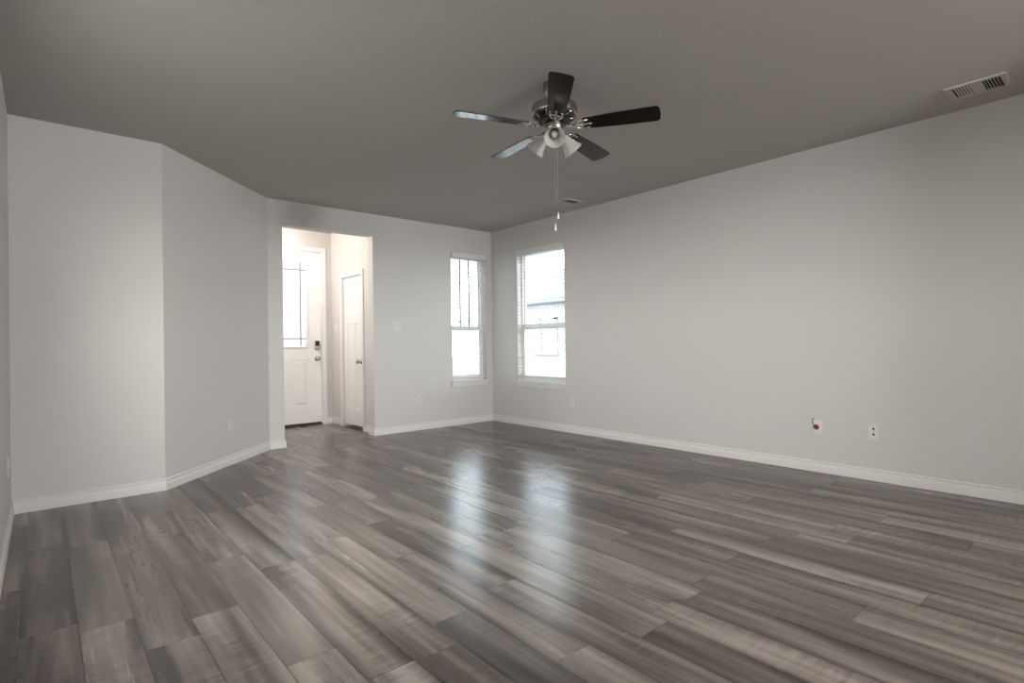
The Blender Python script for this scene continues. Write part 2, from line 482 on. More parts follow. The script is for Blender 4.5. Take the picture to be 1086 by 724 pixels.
# entry hall
CD = (6.735, 7.345, 2.058)            # closet door opening: y0 y1 top
FD = (2.110, 3.042, 2.456)            # front door opening: x0 x1 top
wall('wall_hall_right', (XW, YF + TW), (XW, YD), (1, 0), .11, [(CD[0] - YF - TW, CD[1] - YF - TW, -.05, CD[2])])
wall('wall_hall_front', (XH - .1, YD), (XW + .11, YD), (0, 1), .15, [(FD[0] - XH + .1, FD[1] - XH + .1, -.05, FD[2])])
wall('wall_hall_left', (XH, YF - .4), (XH, YD), (-1, 0), .11)
mb = MB(); mb.box(XW + .11, XW + .75, 6.60, 6.64, 0, H); mb.box(XW + .11, XW + .75, 7.44, 7.48, 0, H); mb.box(XW + .71, XW + .75, 6.64, 7.44, 0, H)
struct(mb.build('wall_closet', 'wall'))

# ------------------------------------------------------------------ baseboards
PROF = [(0, 0), (.015, 0), (.015, .030), (.0145, .050), (.0115, .056), (.0115, .064), (.0065, .070), (.0065, .074), (.0100, .079), (.0100, .087), (.0065, .092), (0, .092)]


def baseboard(name, prev, a, b, nxt, inward_left=True):
    a, b = Vector(a), Vector(b); d = (b - a).normalized(); s = 1 if inward_left else -1
    n = Vector((-d.y, d.x)) * s

    def mit(other, at_start):
        if other is None: return n
        o = Vector(other); d2 = (a - o).normalized() if at_start else (o - b).normalized()
        n2 = Vector((-d2.y, d2.x)) * s; m = (n + n2); m = m / m.dot(n); return m
    ma, mb_ = mit(prev, True), mit(nxt, False)
    m = MB(); vs = [(a.x + ma.x * t, a.y + ma.y * t, z) for t, z in PROF] + [(b.x + mb_.x * t, b.y + mb_.y * t, z) for t, z in PROF]
    k = len(PROF)
    m.add(vs, [(i, (i + 1) % k, k + (i + 1) % k, k + i) for i in range(k)] + [list(range(k))[::-1], list(range(k, 2 * k))])
    return struct(m.build(name, 'trim'))


pA, pB, pC = (XL, YA), (XB, YA), (XC, YF)
baseboard('baseboard_left', None, (XL, YR), pA, pB, False)
baseboard('baseboard_back_left', (XL, YR), pA, pB, pC, False)
baseboard('baseboard_angled', pA, pB, pC, (XD, YF), False)
baseboard('baseboard_far_left', pB, pC, (XD, YF), (XD, YF + TW), False)
baseboard('baseboard_opening_left', pC, (XD, YF), (XD, YF + TW), None, False)
baseboard('baseboard_opening_right', (XE + .1, YF + TW), (XE, YF + TW), (XE, YF), (XR, YF), False)
baseboard('baseboard_far', (XE, YF + TW), (XE, YF), (XR, YF), (XR, YR), False)
baseboard('baseboard_right', (XE, YF), (XR, YF), (XR, YR), None, False)
baseboard('baseboard_hall_return', (XW, 6.6), (XW, YF + TW), (XE, YF + TW), (XE, YF), False)
baseboard('baseboard_hall_right', (XW, 6.8), (XW, 6.672), (XW, YF + TW), (XE, YF + TW), False)
baseboard('baseboard_hall_corner', (3.10, YD), (XW, YD), (XW, 7.408), None, False)
baseboard('baseboard_hall_front', None, (3.107, YD), (XW, YD), (XW, 7.4), False)


# ------------------------------------------------------------------ windows
def window(name, axis, w, facing):
    """local frame: u along the wall, depth into the wall, z"""
    u0, u1, z0, z1 = w

    def T(m):
        # local (u, depth, z) -> world
        if axis == 'y': return m.xform(Matrix(((1, 0, 0, 0), (0, 1, 0, YF), (0, 0, 1, 0), (0, 0, 0, 1))))
        return m.xform(Matrix(((0, 1, 0, XR), (1, 0, 0, 0), (0, 0, 1, 0), (0, 0, 0, 1))))
    f = .035
    m = MB()
    m.box(u0, u0 + f, .075, .128, z0, z1); m.box(u1 - f, u1, .075, .128, z0, z1)
    m.box(u0 + f, u1 - f, .075, .128, z0, z0 + f); m.box(u0 + f, u1 - f, .075, .128, z1 - f, z1)
    root = struct(T(m).build(name, 'vinyl'))
    zm = 1.345; s = .030
    for nm, za, zb, da, db in (('upper_sash', zm - .036, z1 - f, .100, .122), ('lower_sash', z0 + f, zm + .030, .078, .100)):
        m = MB(); a, b = u0 + f, u1 - f
        m.box(a, a + s, da, db, za, zb); m.box(b - s, b, da, db, za, zb)
        m.box(a + s, b - s, da, db, za, za + (.044 if nm == 'lower_sash' else .046)); m.box(a + s, b - s, da, db, zb - (.046 if nm == 'lower_sash' else .036), zb)
        T(m).build(nm, 'vinyl', root)
        g = MB(); dm = (da + db) / 2
        g.box(a + s, b - s, dm - .002, dm + .002, za + .030, zb - .030)
        T(g).build('glass_pane', 'glass', root)
    if axis == 'y':
        m = MB(); a, b = u0 + f + s, u1 - f - s
        for t in (1 / 3, 2 / 3):
            c = a + (b - a) * t; m.box(c - .015, c + .015, .103, .109, zm + .02, z1 - f - .03)
        c0, c1 = a + (b - a) / 3, a + (b - a) * 2 / 3
        m.box(c0 - .035, c1 + .035, .1031, .1089, 1.425, 1.439)
        for c in (c0 - .03, c0 + .03, c1 - .03, c1 + .03): m.box(c - .004, c + .004, .1032, .1088, 1.425, 1.46)
        T(m).build('grille', 'grille', root)
    # stool and apron under the opening
    m = MB(); m.bbox(u0 - .028, u1 + .028, -.030, .001, z0 - .019, z0 + .001, .004); m.box(u0 + .0005, u1 - .0005, 0, .078, z0 - .0005, z0 + .0012)
    T(m).build('window_stool', 'trim', root)
    m = MB(); m.bbox(u0 - .008, u1 + .008, -.013, .001, z0 - .068, z0 - .019, .003)
    T(m).build('window_apron', 'trim', root)
    return root


struct(window('window_1', 'y', W1, None), 'narrow sash window on the far wall with two dark bars in its upper sash')
struct(window('window_2', 'x', W2, None), 'wider sash window on the right wall beside the room corner')


def blind(axis, w, zb, wand_u, label):
    u0, u1, z0, z1 = w; g = .006

    def T(m):
        if axis == 'y': return m.xform(Matrix(((1, 0, 0, 0), (0, 1, 0, YF), (0, 0, 1, 0), (0, 0, 0, 1))))
        return m.xform(Matrix(((0, 1, 0, XR), (1, 0, 0, 0), (0, 0, 1, 0), (0, 0, 0, 1))))
    loc = Vector(((u0 + u1) / 2, YF + .03, zb)) if axis == 'y' else Vector((XR + .03, (u0 + u1) / 2, zb))
    root = tag(empty('window_blind', loc), label, 'blind', 'white slatted blinds')
    m = MB(); m.bbox(u0 + .001, u1 - .001, -.020, -.006, z1 - .070, z1 + .003, .004)
    m.bbox(u0 + .001, u1 - .001, -.024, -.006, z1 - .010, z1 + .005, .003)
    T(m).build('valance', 'blind', root, True)
    m = MB(); m.bbox(u0 + g, u1 - g, .004, .056, z1 - .045, z1 - .003, .003); T(m).build('headrail', 'blind', root, True)
    m = MB(); pitch = .0448; z = zb + .045; tl = .0015
    while z < z1 - .06:
        prof = [(.005, z - tl - .0012), (.030, z + .0018), (.055, z + tl - .0012)]
        for q in range(2):
            (d0, h0), (d1, h1) = prof[q], prof[q + 1]
            m.add([(u0 + g, d0, h0), (u1 - g, d0, h0), (u1 - g, d1, h1), (u0 + g, d1, h1),
                   (u0 + g, d0, h0 + .0028), (u1 - g, d0, h0 + .0028), (u1 - g, d1, h1 + .0028), (u0 + g, d1, h1 + .0028)],
                  [(0, 1, 2, 3), (4, 7, 6, 5), (0, 4, 5, 1), (1, 5, 6, 2), (2, 6, 7, 3), (3, 7, 4, 0)])
        z += pitch
    T(m).build('slats', 'blind', root, True)
    m = MB(); m.bbox(u0 + g, u1 - g, .006, .054, zb - .004, zb + .024, .004); T(m).build('bottom_rail', 'blind', root, True)
    for uu in ((u0 + .11, u1 - .11) if u1 - u0 < .7 else (u0 + .13, (u0 + u1) / 2, u1 - .13)):
        m = MB()
        for dd in (.0035, .0565): m.tube([(uu, dd, zb + .01), (uu, dd, z1 - .05)], .0008, 6)
        T(m).build('ladder_cord', 'cord', root, True)
    m = MB(); m.tube([(wand_u, -.003, z1 - .06), (wand_u, -.003, z1 - .44)], .0045, 8); T(m).build('tilt_wand', 'blind', root, True)
    return root


blind('y', W1, .640, W1[1] - .07, 'white slatted blind over the narrow window left of the room corner')
blind('x', W2, .660, W2[1] - .075, 'white slatted blind over the wider window right of the room corner')

# rear windows (behind the camera) with plain frames
for i, a in enumerate(RW):
    m = MB(); f = .05
    m.box(a[0], a[0] + f, YR - .1, YR - .05, a[2], a[3]); m.box(a[1] - f, a[1], YR - .1, YR - .05, a[2], a[3])
    m.box(a[0], a[1], YR - .1, YR - .05, a[2], a[2] + f); m.box(a[0], a[1], YR - .1, YR - .05, a[3] - f, a[3])
    c = (a[0] + a[1]) / 2; m.box(c - f / 2, c + f / 2, YR - .1, YR - .05, a[2], a[3])
    root = struct(m.build('window_%d' % (i + 3), 'vinyl'))
    g = MB(); g.box(a[0] + f, a[1] - f, YR - .078, YR - .072, a[2] + f, a[3] - f); g.build('glass_pane', 'glass', root)


m = MB(); f = .05
m.box(XL - .10, XL - .05, LW[0], LW[0] + f, LW[2], LW[3]); m.box(XL - .10, XL - .05, LW[1] - f, LW[1], LW[2], LW[3])
m.box(XL - .10, XL - .05, LW[0], LW[1], LW[2], LW[2] + f); m.box(XL - .10, XL - .05, LW[0], LW[1], LW[3] - f, LW[3])
c = (LW[0] + LW[1]) / 2; m.box(XL - .10, XL - .05, c - f / 2, c + f / 2, LW[2], LW[3])
root = struct(m.build('window_4', 'vinyl'))  # unseen window added to let more light onto the right wall
g = MB(); g.box(XL - .078, XL - .072, LW[0] + f, LW[1] - f, LW[2] + f, LW[3] - f); g.build('glass_pane', 'glass', root)


# ------------------------------------------------------------------ front door
def raised(mb, fn, u0, u1, z0, z1, d0, d1, inset):
    """sloped field: outer ring at depth d0, inner at d1"""
    a = [(u0, z0), (u1, z0), (u1, z1), (u0, z1)]; i = inset
    b = [(u0 + i, z0 + i), (u1 - i, z0 + i), (u1 - i, z1 - i), (u0 + i, z1 - i)]
    vs = [fn(u, d0, z) for u, z in a] + [fn(u, d1, z) for u, z in b]
    mb.add(vs, [(k, (k + 1) % 4, 4 + (k + 1) % 4, 4 + k) for k in range(4)] + [(4, 5, 6, 7)])


def ring(mb, fn, u0, u1, z0, z1, wd, d0, d1):
    """picture-frame moulding with sloped faces, wd wide, from depth d0 to raised depth d1"""
    def loop(i, d): return [fn(u0 + i, d, z0 + i), fn(u1 - i, d, z0 + i), fn(u1 - i, d, z1 - i), fn(u0 + i, d, z1 - i)]
    ls = [loop(0, d0), loop(wd * .3, d1), loop(wd * .65, d1), loop(wd, d0)]
    vs = sum(ls, []); fs = []
    for q in range(3):
        for k in range(4): fs.append((q * 4 + k, q * 4 + (k + 1) % 4, q * 4 + 4 + (k + 1) % 4, q * 4 + 4 + k))
    mb.add(vs, fs)


DX0, DX1, DZ0, DZ1 = FD[0] + .008, FD[1] - .006, .036, FD[2] - .006
DY = YD + .028                                 # face of the front door
G = (2.318, 2.836, 1.112, 2.300)               # door light
P = [(2.314, 2.500, .285, .925), (2.654, 2.840, .285, .925)]
fn = lambda u, d, z: (u, DY + d, z)
m = MB()
holed_slab(m, (DX0, DY), (DX1, DY), (0, 1), .008, DZ0, DZ1, [(q[0] - DX0, q[1] - DX0, q[2], q[3]) for q in [G] + P])
holed_slab(m, (DX0, DY + .008), (DX1, DY + .008), (0, 1), .036, DZ0, DZ1, [(G[0] - DX0, G[1] - DX0, G[2], G[3])])
for q in P: raised(m, fn, q[0] + .012, q[1] - .012, q[2] + .012, q[3] - .012, .0079, .0005, .028)
door = struct(m.build('door_1', 'door'), 'white front door with a tall leaded light and two lower panels')
m = MB(); ring(m, fn, G[0] - .022, G[1] + .022, G[2] - .022, G[3] + .022, .032, .001, -.011); m.build('light_frame', 'door', door)
m = MB(); m.box(G[0], G[1], DY + .012, DY + .020, G[2], G[3]); m.build('door_glass', 'doorglass', door)
m = MB(); cw = .008
for cx in (G[0] + .081, G[1] - .081): m.box(cx - cw, cx + cw, DY + .007, DY + .0125, G[2], G[3])
for cz in (1.224, 2.190): m.box(G[0], G[1], DY + .0065, DY + .0120, cz - cw, cz + cw)
m.build('leading', 'came', door)
# smart deadbolt with black keypad, knob, latch plates
kx = 2.976
m = MB(); m.bbox(kx - .034, kx + .034, DY - .026, DY + .001, 1.062, 1.195, .010, 3); m.build('deadbolt', 'chrome', door)
m = MB(); m.bbox(kx - .028, kx + .028, DY - .031, DY - .024, 1.118, 1.190, .006, 2); m.build('keypad', 'keypad', door)
m = MB(); m.lathe([(.021, 0), (.023, .004), (.020, .010), (.006, .012)], Matrix.Translation((kx, DY - .026, 1.088)) @ Matrix.Rotation(PI / 2, 4, 'X'), 24); m.build('thumb_turn', 'nickel', door)
MX = Matrix.Translation((kx, DY + .001, .940)) @ Matrix.Rotation(PI / 2, 4, 'X')
m = MB(); m.lathe([(.034, 0), (.034, .005), (.028, .010), (.012, .014), (.011, .030), (.018, .036), (.0265, .046), (.0280, .054), (.0245, .064), (.014, .070), (.001, .0705)], MX, 32)
m.build('door_knob', 'nickel', door)
for cz in (1.100, .940):
    m = MB(); m.box(DX1 - .003, DX1 + .0045, DY - .004, DY + .026, cz - .030, cz + .030); m.build('strike_plate', 'nickel', door)
# jamb, casing and threshold of the front door
m = MB(); jt = .005
m.box(FD[0], FD[0] + .006, YD, YD + .15, 0, FD[2]); m.box(FD[1] - .0055, FD[1], YD, YD + .15, 0, FD[2]); m.box(FD[0], FD[1], YD, YD + .15, FD[2] - .0055, FD[2])
m.box(FD[1] - .03, FD[1] - .005, DY + .046, DY + .06, 0, FD[2]); m.box(FD[0] + .005, FD[0] + .03, DY + .046, DY + .06, 0, FD[2]); m.box(FD[0], FD[1], DY + .046, DY + .06, FD[2] - .03, FD[2] - .005)
struct(m.build('trim_1', 'trim'))


def casing(name, fn, u0, u1, z1, wd=.062, mat='trim'):
    """mitred door casing around three sides, stepped profile"""
    prof = [(0, .001), (0, -.009), (.010, -.012), (.030, -.012), (.036, -.016), (wd - .004, -.017), (wd, -.013), (wd, .001)]
    mm = MB(); k = len(prof); vs = []
    for st in range(4):
        for t, d in prof:
            if st == 0: vs.append(fn(u0 - t, d, 0))
            elif st == 1: vs.append(fn(u0 - t, d, z1 + t))
            elif st == 2: vs.append(fn(u1 + t, d, z1 + t))
            else: vs.append(fn(u1 + t, d, 0))
    fs = [(s * k + i, s * k + (i + 1) % k, (s + 1) * k + (i + 1) % k, (s + 1) * k + i) for s in range(3) for i in range(k)]
    fs += [list(range(k)), list(range(3 * k, 4 * k))]
    mm.add(vs, fs); return struct(mm.build(name, mat))


casing('trim_2', lambda u, d, z: (u, YD + d, z), FD[0] - .003, FD[1] + .003, FD[2] + .003)
m = MB(); m.bbox(FD[0] + .006, FD[1] - .006, YD - .012, YD + .149, .0, .022, .006); m.box(FD[0] + .006, FD[1] - .006, DY + .006, DY + .040, .021, .037)
struct(m.build('trim_3', 'thresh'), 'dark bronze threshold under the front door')

# ------------------------------------------------------------------ closet door (three recessed panels)
CX = XW + .016                                  # face of the closet door
c0, c1, cz0, cz1 = CD[0] + .012, CD[1] - .012, .040, CD[2] - .010
fn2 = lambda u, d, z: (CX + d, u, z)
pt = [(c0 + .105, c1 - .105, 1.575, 1.945), (c0 + .105, (c0 + c1) / 2 - .045, .262, 1.415), ((c0 + c1) / 2 + .045, c1 - .105, .262, 1.415)]
m = MB()
holed_slab(m, (CX, c0), (CX, c1), (1, 0), .010, cz0, cz1, [(q[0] - c0, q[1] - c0, q[2], q[3]) for q in pt])
holed_slab(m, (CX + .010, c0), (CX + .010, c1), (1, 0), .025, cz0, cz1, [])
for q in pt:
    # sloped sticking around each flat recessed panel
    a = [(q[0], q[2]), (q[1], q[2]), (q[1], q[3]), (q[0], q[3])]; i = .012
    b = [(q[0] + i, q[2] + i), (q[1] - i, q[2] + i), (q[1] - i, q[3] - i), (q[0] + i, q[3] - i)]
    m.add([fn2(u, .002, z) for u, z in a] + [fn2(u, .0098, z) for u, z in b], [(k, (k + 1) % 4, 4 + (k + 1) % 4, 4 + k) for k in range(4)])
door2 = struct(m.build('door_2', 'door'), 'white three-panel closet door on the right of the entry hall')
ky = c0 + .062
MX = Matrix.Translation((CX + .001, ky, .905)) @ Matrix.Rotation(-PI / 2, 4, 'Y')
m = MB(); m.lathe([(.033, 0), (.033, .005), (.027, .010), (.012, .014), (.011, .030), (.018, .036), (.0265, .046), (.0280, .054), (.0245, .064), (.014, .070), (.001, .0705)], MX, 32)
m.build('door_knob', 'nickel', door2)
for hz in (1.86, 1.05, .24):
    m = MB(); m.tube([(CX - .004, c1 + .002, hz - .045), (CX - .004, c1 + .002, hz + .045)], .0055, 10); m.build('hinge', 'plate', door2)
m = MB(); m.tube([(CX - .006, c1 + .002, 1.912), (CX - .035, c1 - .012, 1.912), (CX - .058, c1 - .02, 1.905)], .004, 8)
m.tube([(CX - .006, c1 + .002, 1.912), (CX - .030, c1 + .03, 1.912)], .004, 8); m.ball((CX - .060, c1 - .021, 1.904), .008, 8); m.ball((CX - .031, c1 + .031, 1.912), .007, 8)
m.build('door_stop', 'plate', door2)
m = MB()
m.box(XW, XW + .11, CD[0], CD[0] + .010, 0, CD[2]); m.box(XW, XW + .11, CD[1] - .010, CD[1], 0, CD[2]); m.box(XW, XW + .11, CD[0], CD[1], CD[2] - .008, CD[2])
struct(m.build('trim_4', 'trim'))
casing('trim_5', lambda u, d, z: (XW + d, u, z), CD[0] - .001, CD[1] + .001, CD[2] + .001)


# ------------------------------------------------------------------ ceiling registers
def register(loc, label):
    """local: x across (0.25), y along (0.30), faces -z"""
    root = tag(empty('ceiling_vent', loc), label, 'vent', 'ceiling vents')
    A, Bb = .125, .150; e = .030
    m = MB()
    for (xa, xb2, ya2, yb2) in ((-A, A, -Bb, -Bb + e), (-A, A, Bb - e, Bb), (-A, -A + e, -Bb + e, Bb - e), (A - e, A, -Bb + e, Bb - e)):
        m.box(xa, xb2, ya2, yb2, -.007, 0)
    ringv = [(-A - .003, -Bb - .003), (A + .003, -Bb - .003), (A + .003, Bb + .003), (-A - .003, Bb + .003)]
    m.add([(x, y, 0) for x, y in ringv] + [(x * .985, y * .985, -.008) for x, y in ringv] + [(x * .93, y * .94, -.008) for x, y in ringv],
          [(k, (k + 1) % 4, 4 + (k + 1) % 4, 4 + k) for k in range(4)] + [(4 + k, 4 + (k + 1) % 4, 8 + (k + 1) % 4, 8 + k) for k in range(4)])
    m.build('vent_frame', 'vent', root)
    m = MB(); m.box(-A + .004, A - .004, -Bb + .004, Bb - .004, -.0012, -.0004); m.build('duct_backing', 'ventdark', root)
    iy0, iy1 = -Bb + e, Bb - e; ix = A - e

    def slat(y, t, sgn):
        s = MB(); hw = .0048
        dy = hw * math.cos(t) * 1; dz = hw * math.sin(t) * sgn
        s.add([(-ix, y - dy, -.0055 - dz), (ix, y - dy, -.0055 - dz), (ix, y + dy, -.0055 + dz), (-ix, y + dy, -.0055 + dz),
               (-ix, y - dy, -.0045 - dz), (ix, y - dy, -.0045 - dz), (ix, y + dy, -.0045 + dz), (-ix, y + dy, -.0045 + dz)],
              [(0, 1, 2, 3), (4, 7, 6, 5), (0, 4, 5, 1), (1, 5, 6, 2), (2, 6, 7, 3), (3, 7, 4, 0)])
        return s
    n_ = 5; bank = .078
    for k in range(n_):
        slat(iy0 + .004 + bank * (k + .5) / n_ + .004, .62, 1).build('louver', 'vent', root)
        slat(iy1 - .004 - bank * (k + .5) / n_ - .004, .30, -1).build('louver', 'vent', root)
    m = MB(); m.box(-ix, ix, iy0 + bank + .010, iy1 - bank - .010, -.0065, -.0045)
    m.build('centre_plate', 'vent', root)
    for yy in (-Bb + .014, Bb - .014):
        m = MB(); m.lathe([(.0045, 0), (.004, -.0015), (.001, -.0022)], Matrix.Translation((0, yy, -.0078)), 12); m.build('screw', 'chrome', root)
    return root


register((4.604, .709, H), 'white louvred vent on the ceiling above the right wall, nearest the camera')
register((4.618, 4.385, H), 'white louvred vent on the ceiling near the windows, behind the fan pull chains')


# ------------------------------------------------------------------ outlets and switches (local: x right, -y out of the wall)
def plate_obj(name, loc, rz, wd, ht, label, cat, group, kind):
    root = tag(empty(name, loc, rz), label, cat, group)
    m = MB(); m.bbox(-wd / 2, wd / 2, -.006, .001, -ht / 2, ht / 2, .0035, 2); m.build('cover_plate', 'plate', root)
    if kind == 'duplex':
        for zz in (.0195, -.0195):
            r = MB()
            outl = [(.017 * math.cos(a) if abs(math.cos(a)) < .93 else .0158 * (1 if math.cos(a) > 0 else -1), .0145 * math.sin(a)) for a in [2 * PI * k / 24 for k in range(24)]]
            r.prism(outl, 0, .0025, Matrix.Translation((0, -.0058, zz)) @ Matrix.Rotation(PI / 2, 4, 'X'))
            rr = r.build('receptacle', 'ivory', root)
            s = MB(); s.box(-.0075, -.0050, -.0090, -.0080, zz - .001, zz + .008); s.box(.0050, .0075, -.0090, -.0080, zz, zz + .007); s.box(-.002, .002, -.0090, -.0080, zz - .0095, zz - .0055)
            s.build('slots', 'slot', rr)
        m = MB(); m.lathe([(.003, 0), (.0028, .001), (.001, .0014)], Matrix.Translation((0, -.006, 0)) @ Matrix.Rotation(PI / 2, 4, 'X'), 10); m.build('screw', 'chrome', root)
    elif kind == 'jack':
        for zz in (.023, -.020):
            m = MB(); m.lathe([(.0085, 0), (.0085, .003), (.0050, .0032), (.0050, .008), (.0044, .0085)], Matrix.Translation((0, -.0058, zz)) @ Matrix.Rotation(PI / 2, 4, 'X'), 16)
            m.build('cable_port', 'slot', root)
    elif kind == 'toggle2':
        for xx in (-.023, .023):
            m = MB(); m.bbox(xx - .0055, xx + .0055, -.0075, -.005, -.012, .012, .001, 1)
            m.add([(xx - .004, -.0065, -.004), (xx + .004, -.0065, -.004), (xx + .004, -.0065, .006), (xx - .004, -.0065, .006),
                   (xx - .003, -.017, .006), (xx + .003, -.017, .006), (xx + .003, -.016, .011), (xx - .003, -.016, .011)],
                  [(0, 1, 5, 4), (1, 2, 6, 5), (2, 3, 7, 6), (3, 0, 4, 7), (4, 5, 6, 7)])
            m.build('toggle', 'ivory', root)
            for zz in (-.030, .030):
                s = MB(); s.lathe([(.003, 0), (.0028, .001), (.001, .0014)], Matrix.Translation((xx, -.006, zz)) @ Matrix.Rotation(PI / 2, 4, 'X'), 10); s.build('screw', 'chrome', root)
    return root


G1 = 'white duplex outlets low on the walls'
ao = plate_obj('wall_outlet', (3.733, YF, .388), 0, .072, .117, 'white duplex outlet low on the far wall between the hall opening and the narrow window', 'outlet', G1, 'duplex')


def outlet(loc, rz, label):
    o = copy_tree(ao); o.location = loc; o.rotation_euler = (0, 0, rz); o['label'] = label; return o


ang = math.atan2(dv.y, dv.x)
pc = Vector((XB, YA)) + dv * .908
outlet((XR, 4.676, .387), -PI / 2, 'white duplex outlet on the right wall just below the wider window')
outlet((pc.x, pc.y, .381), ang, 'white duplex outlet on the angled wall left of the hall opening')
outlet((XL, 4.613, .402), PI / 2, 'white duplex outlet on the left wall at the photo\'s left edge')
outlet((XW, 6.555, .400), -PI / 2, 'white duplex outlet in the entry hall beside the closet door')
plate_obj('light_switch', (3.428, YF, 1.357), 0, .116, .120, 'white double light switch on the far wall right of the hall opening', 'light switch', None, 'toggle2')
plate_obj('light_switch', (XW, 7.560, 1.360), -PI / 2, .116, .120, 'white double light switch in the entry hall between front door and closet door', 'light switch', None, 'toggle2')
plate_obj('cable_outlet', (XR, 1.431, .386), -PI / 2, .074, .118, 'white wall plate with two dark cable ports on the right wall', 'outlet', None, 'jack')
op = plate_obj('wall_plate', (XR, 1.842, .384), -PI / 2, .084, .122, 'white wall plate with a reddish brown centre and grey wire on the right wall', 'outlet', None, None)
m = MB(); m.lathe([(.021, 0), (.023, .004), (.020, .009), (.013, .010), (.011, .006)], Matrix.Translation((-.010, -.0058, -.004)) @ Matrix.Rotation(PI / 2, 4, 'X'), 20)
m.build('copper_boss', 'rust', op)
m = MB(); m.lathe([(.0065, 0), (.0065, .002)], Matrix.Translation((-.019, -.0145, -.006)) @ Matrix.Rotation(PI / 2, 4, 'X'), 12); m.lathe([(.0065, 0), (.0065, .002)], Matrix.Translation((.002, -.0145, -.006)) @ Matrix.Rotation(PI / 2, 4, 'X'), 12)
m.build('dark_hole', 'slot', op)
m = MB(); m.tube([(-.028, -.012, .010), (-.036, -.014, .032), (-.038, -.013, .058), (-.033, -.011, .066), (-.022, -.010, .064)], .0035, 8); m.build('wire_hook', 'greywire', op)

# ------------------------------------------------------------------ ceiling fan
TX, TY = .0353, -.0091                          # the fan hangs a little out of plumb
fan = tag(empty('ceiling_fan', (2.4491, 2.4135, H)), 'five-blade dark wood and nickel ceiling fan with three frosted shades, hung from the ceiling', 'ceiling fan')
fan.rotation_euler = (TY, TX, 0)
m = MB(); m.lathe([(.050, .004), (.072, .004), (.0725, -.010), (.070, -.030), (.062, -.060), (.046, -.082), (.030, -.090), (.0, -.091)][0:7] + [(.020, -.091)], None, 40); m.build('canopy', 'nickel', fan)
m = MB(); m.lathe([(.016, -.085), (.016, -.128)], None, 20); m.lathe([(.026, -.112), (.028, -.118), (.028, -.136)], None, 24); m.build('downrod', 'nickel', fan)
m = MB(); m.lathe([(.030, -.128), (.080, -.130), (.118, -.134), (.136, -.142), (.143, -.154), (.1445, -.170), (.1445, -.196), (.1420, -.204), (.134, -.208), (.120, -.209)], None, 64); m.build('motor_housing', 'nickel', fan)
# dark vented underside with curved nickel ribs
m = MB(); m.lathe([(.133, -.2075), (.126, -.216), (.104, -.226), (.080, -.231), (.066, -.232)], None, 64); mu = m.build('motor_vent', 'black', fan)
m = MB()
for k in range(10):
    a0 = 2 * PI * k / 10
    pts = []
    for t in range(7):
        s_ = t / 6; rr = .066 + .066 * s_; a = a0 + .40 * math.sin(PI * s_ * .5)
        zz = -.2335 + .026 * s_ ** 2.2
        pts.append((rr * math.cos(a), rr * math.sin(a), zz))
    m.tube(pts, .0035, 6)
m.build('vent_rib', 'chrome', mu)
m = MB(); m.lathe([(.100, -.2300), (.102, -.2345), (.100, -.2385), (.070, -.240), (.060, -.240)], None, 48); m.build('flywheel', 'black', fan)
# light kit
m = MB(); m.lathe([(.050, -.236), (.056, -.240), (.058, -.262), (.058, -.290), (.052, -.298), (.040, -.303), (.034, -.312), (.044, -.318), (.050, -.328), (.046, -.344), (.030, -.354), (.012, -.359), (.004, -.366), (.001, -.367)], None, 48)
kit = m.build('light_kit', 'nickel', fan)


def rounded_blade():
    r0, r1, w0, w1, cr = .178, .640, .106, .138, .026
    out = []
    # root end (slightly rounded), then tip corners
    def arc(cx, cy, r, a0, a1, n=6): return [(cx + r * math.cos(a0 + (a1 - a0) * i / n), cy + r * math.sin(a0 + (a1 - a0) * i / n)) for i in range(n + 1)]
    out += arc(r0 + .020, -w0 / 2 + .020, .020, PI, 1.5 * PI)
    out += [(r0 + (r1 - r0) * .5, -(w0 / 2 * .45 + w1 / 2 * .55) - .002)]
    out += arc(r1 - cr, -w1 / 2 + cr, cr, 1.5 * PI, 2 * PI)
    out += [(r1 + .004, 0)]
    out += arc(r1 - cr, w1 / 2 - cr, cr, 0, .5 * PI)
    out += [(r0 + (r1 - r0) * .5, (w0 / 2 * .45 + w1 / 2 * .55) + .002)]
    out += arc(r0 + .020, w0 / 2 - .020, .020, .5 * PI, PI)
    return out


def blade_iron():
    mm = MB(); z = -.0042
    # arm from the flywheel, then a three-pronged scalloped plate under the blade root
    mm.tube([(.082, 0, .002), (.105, 0, -.004), (.130, 0, -.010), (.155, 0, -.008), (.180, 0, z - .002)], [.010, .009, .008, .008, .007], 10)
    for s_ in (-1, 1):
        mm.tube([(.125, 0, -.009), (.142, s_ * .020, -.009), (.160, s_ * .036, -.007), (.182, s_ * .040, z - .002), (.214, s_ * .036, z - .002)], [.006, .006, .0055, .0055, .005], 8)
        mm.tube([(.182, s_ * .040, z - .002), (.180, s_ * .020, z - .003), (.190, 0, z - .003)], .005, 8)
        mm.lathe([(.008, 0), (.008, -.004), (.005, -.006), (.001, -.0065)], Matrix.Translation((.214, s_ * .036, z)), 12)
    mm.tube([(.175, 0, z - .002), (.232, 0, z - .002)], [.007, .005], 8)
    mm.lathe([(.008, 0), (.008, -.004), (.005, -.006), (.001, -.0065)], Matrix.Translation((.230, 0, z)), 12)
    return mm


